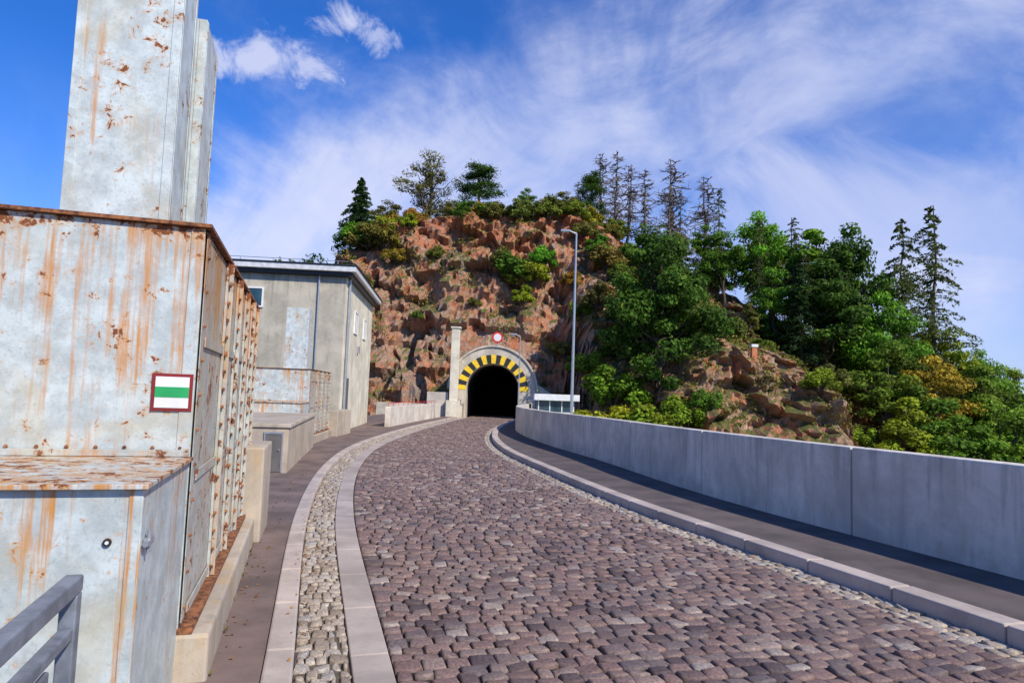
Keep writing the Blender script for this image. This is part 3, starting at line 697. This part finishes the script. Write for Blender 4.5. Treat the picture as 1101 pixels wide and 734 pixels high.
def dead(name,seed,w=.16):
    rs=np.random.default_rng(seed); mb=MB(); branch(mb,(0,0,-.05),(rs.normal(0,.015),0,1),.018,.0025,rs,8,.015,6)
    for i in range(105):
        z=.22+.76*rs.random(); L=w*(1.05-z)**.6*rs.uniform(.4,1.2); a=rs.random()*6.28
        e=np.array([math.cos(a)*L,math.sin(a)*L,z-L*rs.uniform(-.5,.45)]); branch(mb,(0,0,z),e,.0055,.0017,rs,3,.12,4)
        for _ in range(4):
            t_=rs.uniform(.4,.9); p=np.array([0,0,z])*(1-t_)+e*t_; branch(mb,p,p+rs.normal(size=3)*L*.22,.0028,.0013,rs,2,.1,3)
    return combine(name,mb,np.zeros((0,3)),np.zeros(0),bark_d)
def pine(name,seed):
    rs=np.random.default_rng(seed); mb=MB(); top=np.array([.03,0,.93]); branch(mb,(0,0,-.05),top,.02,.006,rs,6,.03,8)
    cen=[]
    for i in range(36):
        z=rs.uniform(.30,1.0); a=rs.random()*6.28; L=.28*(1.15-z)**.6*rs.uniform(.3,1.1); c=np.array([.03*z+math.cos(a)*L,math.sin(a)*L,z]); cen.append(c)
        branch(mb,(.03*z,0,z-.05),c,.006,.0015,rs,3,.1,5)
    cen=np.array(cen); n=10500; ci=rs.integers(0,len(cen),n); d=rs.normal(size=(n,3))
    p=cen[ci]+d*np.array([.042,.042,.024]); LV=leaves(p,rs.normal(size=(n,3))+np.array([0,0,.8]),.026,rs,.4)
    tone=np.clip(rs.normal(.4,.15,n)+d[:,2]*.1,0,1); return combine(name,mb,LV,tone,bark)  # needle tone random, slightly lighter toward each clump's top
def bush(name,seed,n=3600,ls=.08):
    rs=np.random.default_rng(seed); mb=MB(); cen=[];
    for i in range(24):
        a=rs.random()*6.28; r=.5*rs.random()**.6; c=np.array([math.cos(a)*r,math.sin(a)*r,rs.uniform(.12,.85)*(1-r*.9)]); cen.append(c); branch(mb,(c[0]*.2,c[1]*.2,-.1),c,.014,.004,rs,3,.1,4)
    cen=np.array(cen); ci=rs.integers(0,24,n); d=rs.normal(size=(n,3)); d/=np.linalg.norm(d,axis=1,keepdims=True); rr=rs.uniform(.10,.22,24)
    p=cen[ci]+d*(rr[ci]*rs.random(n)**.4)[:,None]; cl=rs.random(24)
    return combine(name,mb,leaves(p,d+np.array([0,0,.6])+rs.normal(size=(n,3))*.6,ls,rs,.6),np.clip(.25+.4*cl[ci]+d[:,2]*.15+rs.normal(0,.12,n),0,1),bark)  # leaf tone random, raised toward the upper side of each clump
DEC=[deciduous('deciduous_mesh_a',1),deciduous('deciduous_mesh_b',2,cr=.30,nc=50,nl=10000),deciduous('deciduous_mesh_c',3,cr=.38,cb=.15,nc=75,nl=13000),deciduous('deciduous_mesh_d',9,cr=.26,cb=.12,nc=55,nl=10000)]
DBIG=deciduous('big_maple_mesh',11,cr=.36,cb=.04,nc=130,nl=34000,ls=.023)
SPA=deciduous('sparse_mesh',5,cr=.36,cb=.2,nc=55,nl=4800,ls=.022,sparse=1)
SPR=[conifer('spruce_mesh_a',1,w=.34,nb=95,npb=100,ls=.045,pw=.8),conifer('spruce_mesh_b',4,w=.19,nb=75,npb=60,ls=.032)]
LAR=[conifer('larch_mesh_a',6,w=.25,nb=110,npb=85,ls=.018,droop=.35,base=.06,gap=.08,pw=.7,spread=.2),conifer('larch_mesh_b',8,w=.20,nb=85,npb=60,ls=.018,droop=.3,base=.12,gap=.12,pw=.6,spread=.22)]
DEA=[dead('dead_mesh_a',2,.2),dead('dead_mesh_b',3,.26)]
PIN=pine('pine_mesh',4); BUS=[bush('bush_mesh_a',1),bush('bush_mesh_b',2),bush('bush_mesh_c',5)]
GD=(.065,.135,.013);GM=(.125,.235,.018);GY=(.25,.30,.022);GO=(.36,.27,.03);GK=(.032,.075,.018);GL=(.18,.33,.022);OL=(.20,.19,.035);LA=(.095,.125,.025)
def put(name,me,x,y,h,col,ztop=None,wide=1,sink=.3):
    z=float(hz(x,y))-sink
    if ztop is not None: h=max(2.5,ztop-z)
    link(name,me,(x,y,z),random.random()*6.28,(h*wide,h*wide,h),col)
# crest trees
put('spruce_tree',SPR[0],-14.0,60,0,GK,20.6,1.15)
put('oak_tree',SPA,-8.3,64,0,OL,24.6,1.15)
put('pine_tree',PIN,-3.6,64,0,GD,23.6,1.35)
put('pine_tree',PIN,6.8,62,0,GD,22.6,1.0)
for x,y,zt,k in((9.2,62,24.6,0),(8.2,65,25.6,1),(12.2,64,23.8,0),(15.5,66,25.6,1),(13.9,61,21,0),(18.8,66,24.0,1),(10.8,65,24.6,1),(6.0,66,23,0)): put('dead_tree',DEA[k],x,y,0,OL,zt,1.15)
for x,y,zt in((16.8,69,23.2),(20.0,66,22.8)): put('larch_tree',LAR[1],x,y,0,LA,zt,.8)
put('deciduous_tree',DEC[1],.8,62,0,GM,20.8,1.2); put('deciduous_tree',DEC[0],4.4,62,0,OL,20.6,1.4)
put('deciduous_tree',DEC[0],-11.8,61,0,OL,18.8,1.6); put('deciduous_tree',DEC[2],2.8,63,0,GO,20.4,1.4); put('deciduous_tree',DEC[2],-6,63,0,OL,19.8,1.5)
put('deciduous_tree',DEC[2],14.2,59,0,OL,16.4,1.1); put('deciduous_tree',DEC[1],17,61,0,GM,17.6,1.1)
# big maple
link('maple_tree',DBIG,(9.9,45.4,.8),1.0,(11.6,11.6,12.8),GD)
specs=[(21.5,59,DEC[2],18.6,GL,.9),(18.0,58,DEC[0],16.4,GM,1),(25.6,57,DEC[3],17.4,GM,1.2),(27.6,56,DEC[2],17.0,GD,.8),(24,63,DEC[1],18.4,GY,1),
(20.8,54,DEC[0],12.5,GM,1.0),(24.5,53,DEC[1],13,GD,1.2),(28,52,DEC[2],10.6,GM,.9),(31.5,55,DEC[3],8.6,GM,1.1),(35.5,56,DEC[0],8.4,GY,1.1),(39.5,58,DEC[2],7.0,GM,1),(43,60,DEC[0],5.8,GY,1.0),
(26.5,48.5,DEC[0],6.2,GM,1.1),(30,49,DEC[2],5.6,GO,1.0),(34,50,DEC[1],5.0,GM,1.3),(38,52,DEC[0],4.2,GL,1.1),(42,54,DEC[2],3.6,GM,1),(46,56,DEC[3],3.2,GY,1.3),(50,60,DEC[0],3.6,GM,1.1),
(26,45,DEC[3],3.0,GY,1.3),(29,45,DEC[1],2.4,GM,1.3),(33,46,DEC[0],2.2,GL,1.1),(37,47,DEC[2],2.2,GM,1),(41,49,DEC[0],2.0,GY,1),(45,51,DEC[1],1.6,GM,1.2),(49,54,DEC[2],1.8,GM,1),(53,58,DEC[0],2.2,GY,1),(57,62,DEC[1],3,GM,1.2),
(14.0,54.5,DEC[1],12,OL,1.1),(18,51.5,DEC[3],9.5,OL,1.1)]
for x,y,me,zt,c,wd in specs:
    c=tuple(v*random.uniform(.85,1.15) for v in c); put('deciduous_tree',me,x,y,0,c,zt,wd,sink=.6)
put('larch_tree',LAR[0],31.0,54,0,LA,17.0,.95); put('larch_tree',LAR[0],34.0,55,0,LA,18.4,1.05); put('larch_tree',LAR[1],23.6,57,0,LA,17.6,1.0)
put('spruce_tree',SPR[1],21.8,51.5,0,GK,12.5,1.2); put('larch_tree',LAR[1],20.6,57,0,LA,17.4,1.0); put('larch_tree',LAR[1],22.6,52.5,0,LA,13.5,1.2)
def shr(x,y,r,col,dz=0,hs=.9):
    z=float(hz(x,y))-.15*r+dz; link('shrub',random.choice(BUS),(x,y,z),random.random()*6.28,(r*1.1,r*1.1,r*hs),tuple(v*random.uniform(.8,1.2) for v in col))
for x,y,r,c in((4.9,43.5,3.0,GY),(6.2,43.2,3.8,GY),(7.8,42.8,3.8,GL),(9.2,42.2,3.4,GY),(10.6,42.0,2.4,GL),(6.8,45.2,3.6,GM),(3.2,48,2.2,GY),(4.3,48.2,2.4,GY),(5.5,48,2.6,GM),(12,41.9,1.5,GM),(19.8,43.9,2.0,GY),(21,45,2.0,OL),(23,46,2.2,GY),(14.2,46.8,1.6,GM),(15.8,49.5,2.2,OL),(12.4,46.8,1.6,GY),(23.6,44,1.8,GM)): shr(x,y,r,c,.4)
for i in range(36): x=random.uniform(-14,9); y=random.uniform(57.5,61); shr(x,y,random.uniform(1.3,2.8),random.choice([OL,OL,GO,GM,GY]))
for x,y,r,c in((.0,54.6,2.8,GM),(1.2,54.4,2.6,GY),(2.2,55.0,2.4,GL),(-1,55,2.0,OL),(.8,53.6,1.8,GY),(7.5,54,2.6,OL),(8.3,52.5,2.4,GM),(6.5,50.5,2.4,OL),(8.5,49.5,2.6,GM),(7,47.5,2,OL),(-11,56.5,2.6,OL),(-12.5,57,2.8,OL),(-13.8,57.5,2.6,GM),(-10,55.6,1.6,GO),(3.8,52,1.8,OL),(4.6,53.5,1.6,GO),(9.5,55,2.8,GM),(11,52,2.8,OL),(-6.5,55.5,1.3,OL),(-3,53.4,1.0,OL),(-7.5,53,.9,GM),(3.4,50.6,1.5,GY),(5.2,51.2,1.6,GM),(-9,57,1.5,GY),(5.8,56.3,1.8,OL),(6.8,55,2.0,GM),(-12,54.5,1.6,OL)): shr(x,y,r,c,.5)
for i in range(46):
    x=random.uniform(11,50); y=random.uniform(float(I(x,[12,20,30,50],[48.5,49.5,44,48])),62); shr(x,y,random.uniform(1.2,2.8),random.choice([OL,GM,GY,GD,GL]))
# small dry tufts on ledges (one mesh)
rs=np.random.default_rng(5); sel=np.where((V2[:,1]>40)&(V2[:,1]<60)&(V2[:,0]>-16)&(V2[:,0]<23)&(steep>.3))[0]
pr=np.array([noise.noise(Vector(V2[j])*.35+Vector((9,9,9))) for j in sel]); sel=sel[pr>.14]; sel=rs.choice(sel,min(len(sel),1400),replace=False)
base=V2[sel]; base=base[~((abs(base[:,0]+1.27)<3.6)&(base[:,2]<5.6))]
ctr=np.repeat(base,14,0)+rs.normal(size=(len(base)*14,3))*np.array([.22,.16,.18])+np.array([0,-.10,.10])
LV=leaves(ctr,rs.normal(size=(len(ctr),3))+np.array([0,-.3,.5]),.18,rs,.5)
me=combine('ledge_grass',MB(),LV,np.clip(rs.normal(.45,.22,len(ctr)),0,1),bark); link('ledge_grass',me,color=(.22,.22,.035))
vs=[];rn=[]
for k in range(70):
    rs=np.random.default_rng(900+k); a=R(rs.uniform(-75,75)); d=rs.uniform(240,420); x=math.sin(a)*d; y=math.cos(a)*d+60
    h=rs.uniform(13,20); n=700
    p=rs.normal(size=(n,3)); p/=np.linalg.norm(p,axis=1,keepdims=True); p=p*np.array([h*.5,h*.5,h*.5])*(rs.random(n)**.3)[:,None]+np.array([x,y,-12+h*.5])
    LV=leaves(p,rs.normal(size=(n,3))+np.array([0,0,.6]),1.6,rs,.7); vs.append(LV); rn.append(np.clip(rs.normal(.4,.15,n),0,1))
LV=np.concatenate(vs); me=combine('distant_woodland',MB(),LV,np.concatenate(rn),bark); link('distant_woodland',me,color=GD)
link('spruce_tree',SPR[1],(78,98,-13),0,(24,24,23),GK)
link('deciduous_tree',DEC[0],(-31,100,-13),0,(24,24,34),GK)
rs=np.random.default_rng(77); n=320
yv=rs.uniform(3,14,n); sv=np.array([s_of_y(v) for v in yv]); tv=-hwf(yv)-.52-np.abs(rs.normal(0,.10,n))*rs.choice([-1,1],n)*.6; tv=np.where(rs.random(n)<.5,-hwf(yv)-.85-rs.random(n)*.2,tv)
zz=np.where(tv<-hwf(yv)-.72,.068,np.where(tv<-hwf(yv)-.55,.083,.012)); pp_=PT(sv,tv,zz)
LV=leaves(pp_,rs.normal(size=(n,3))*.25+np.array([0,0,1]),.032,rs,.6)
me=combine('fallen_leaves',MB(),LV,rs.random(n),bark); link('fallen_leaves',me,color=(.34,.15,.04))
# a few weeds in the joint at the plinth foot
n=12; kk=rs.uniform(0,4.0,n); W=[]
for k in kk:
    o=np.array(fr(.175+rs.random()*.01,k,.06)); m_=rs.integers(3,8)
    for _ in range(m_):
        tip=o+np.array([rs.normal(0,.015),rs.normal(0,.015),rs.uniform(.02,.06)]); sd=rs.normal(size=3)*.003; q=(o+tip)/2+rs.normal(size=3)*.004
        W+= [o-sd,q-sd,tip,q+sd]
me=combine('weeds',MB(),np.array(W),rs.random(len(W)//4),bark); link('weeds',me,color=(.20,.19,.05))
print('faces',sum(len(o.data.polygons) for o in bpy.data.objects if o.type=='MESH'))
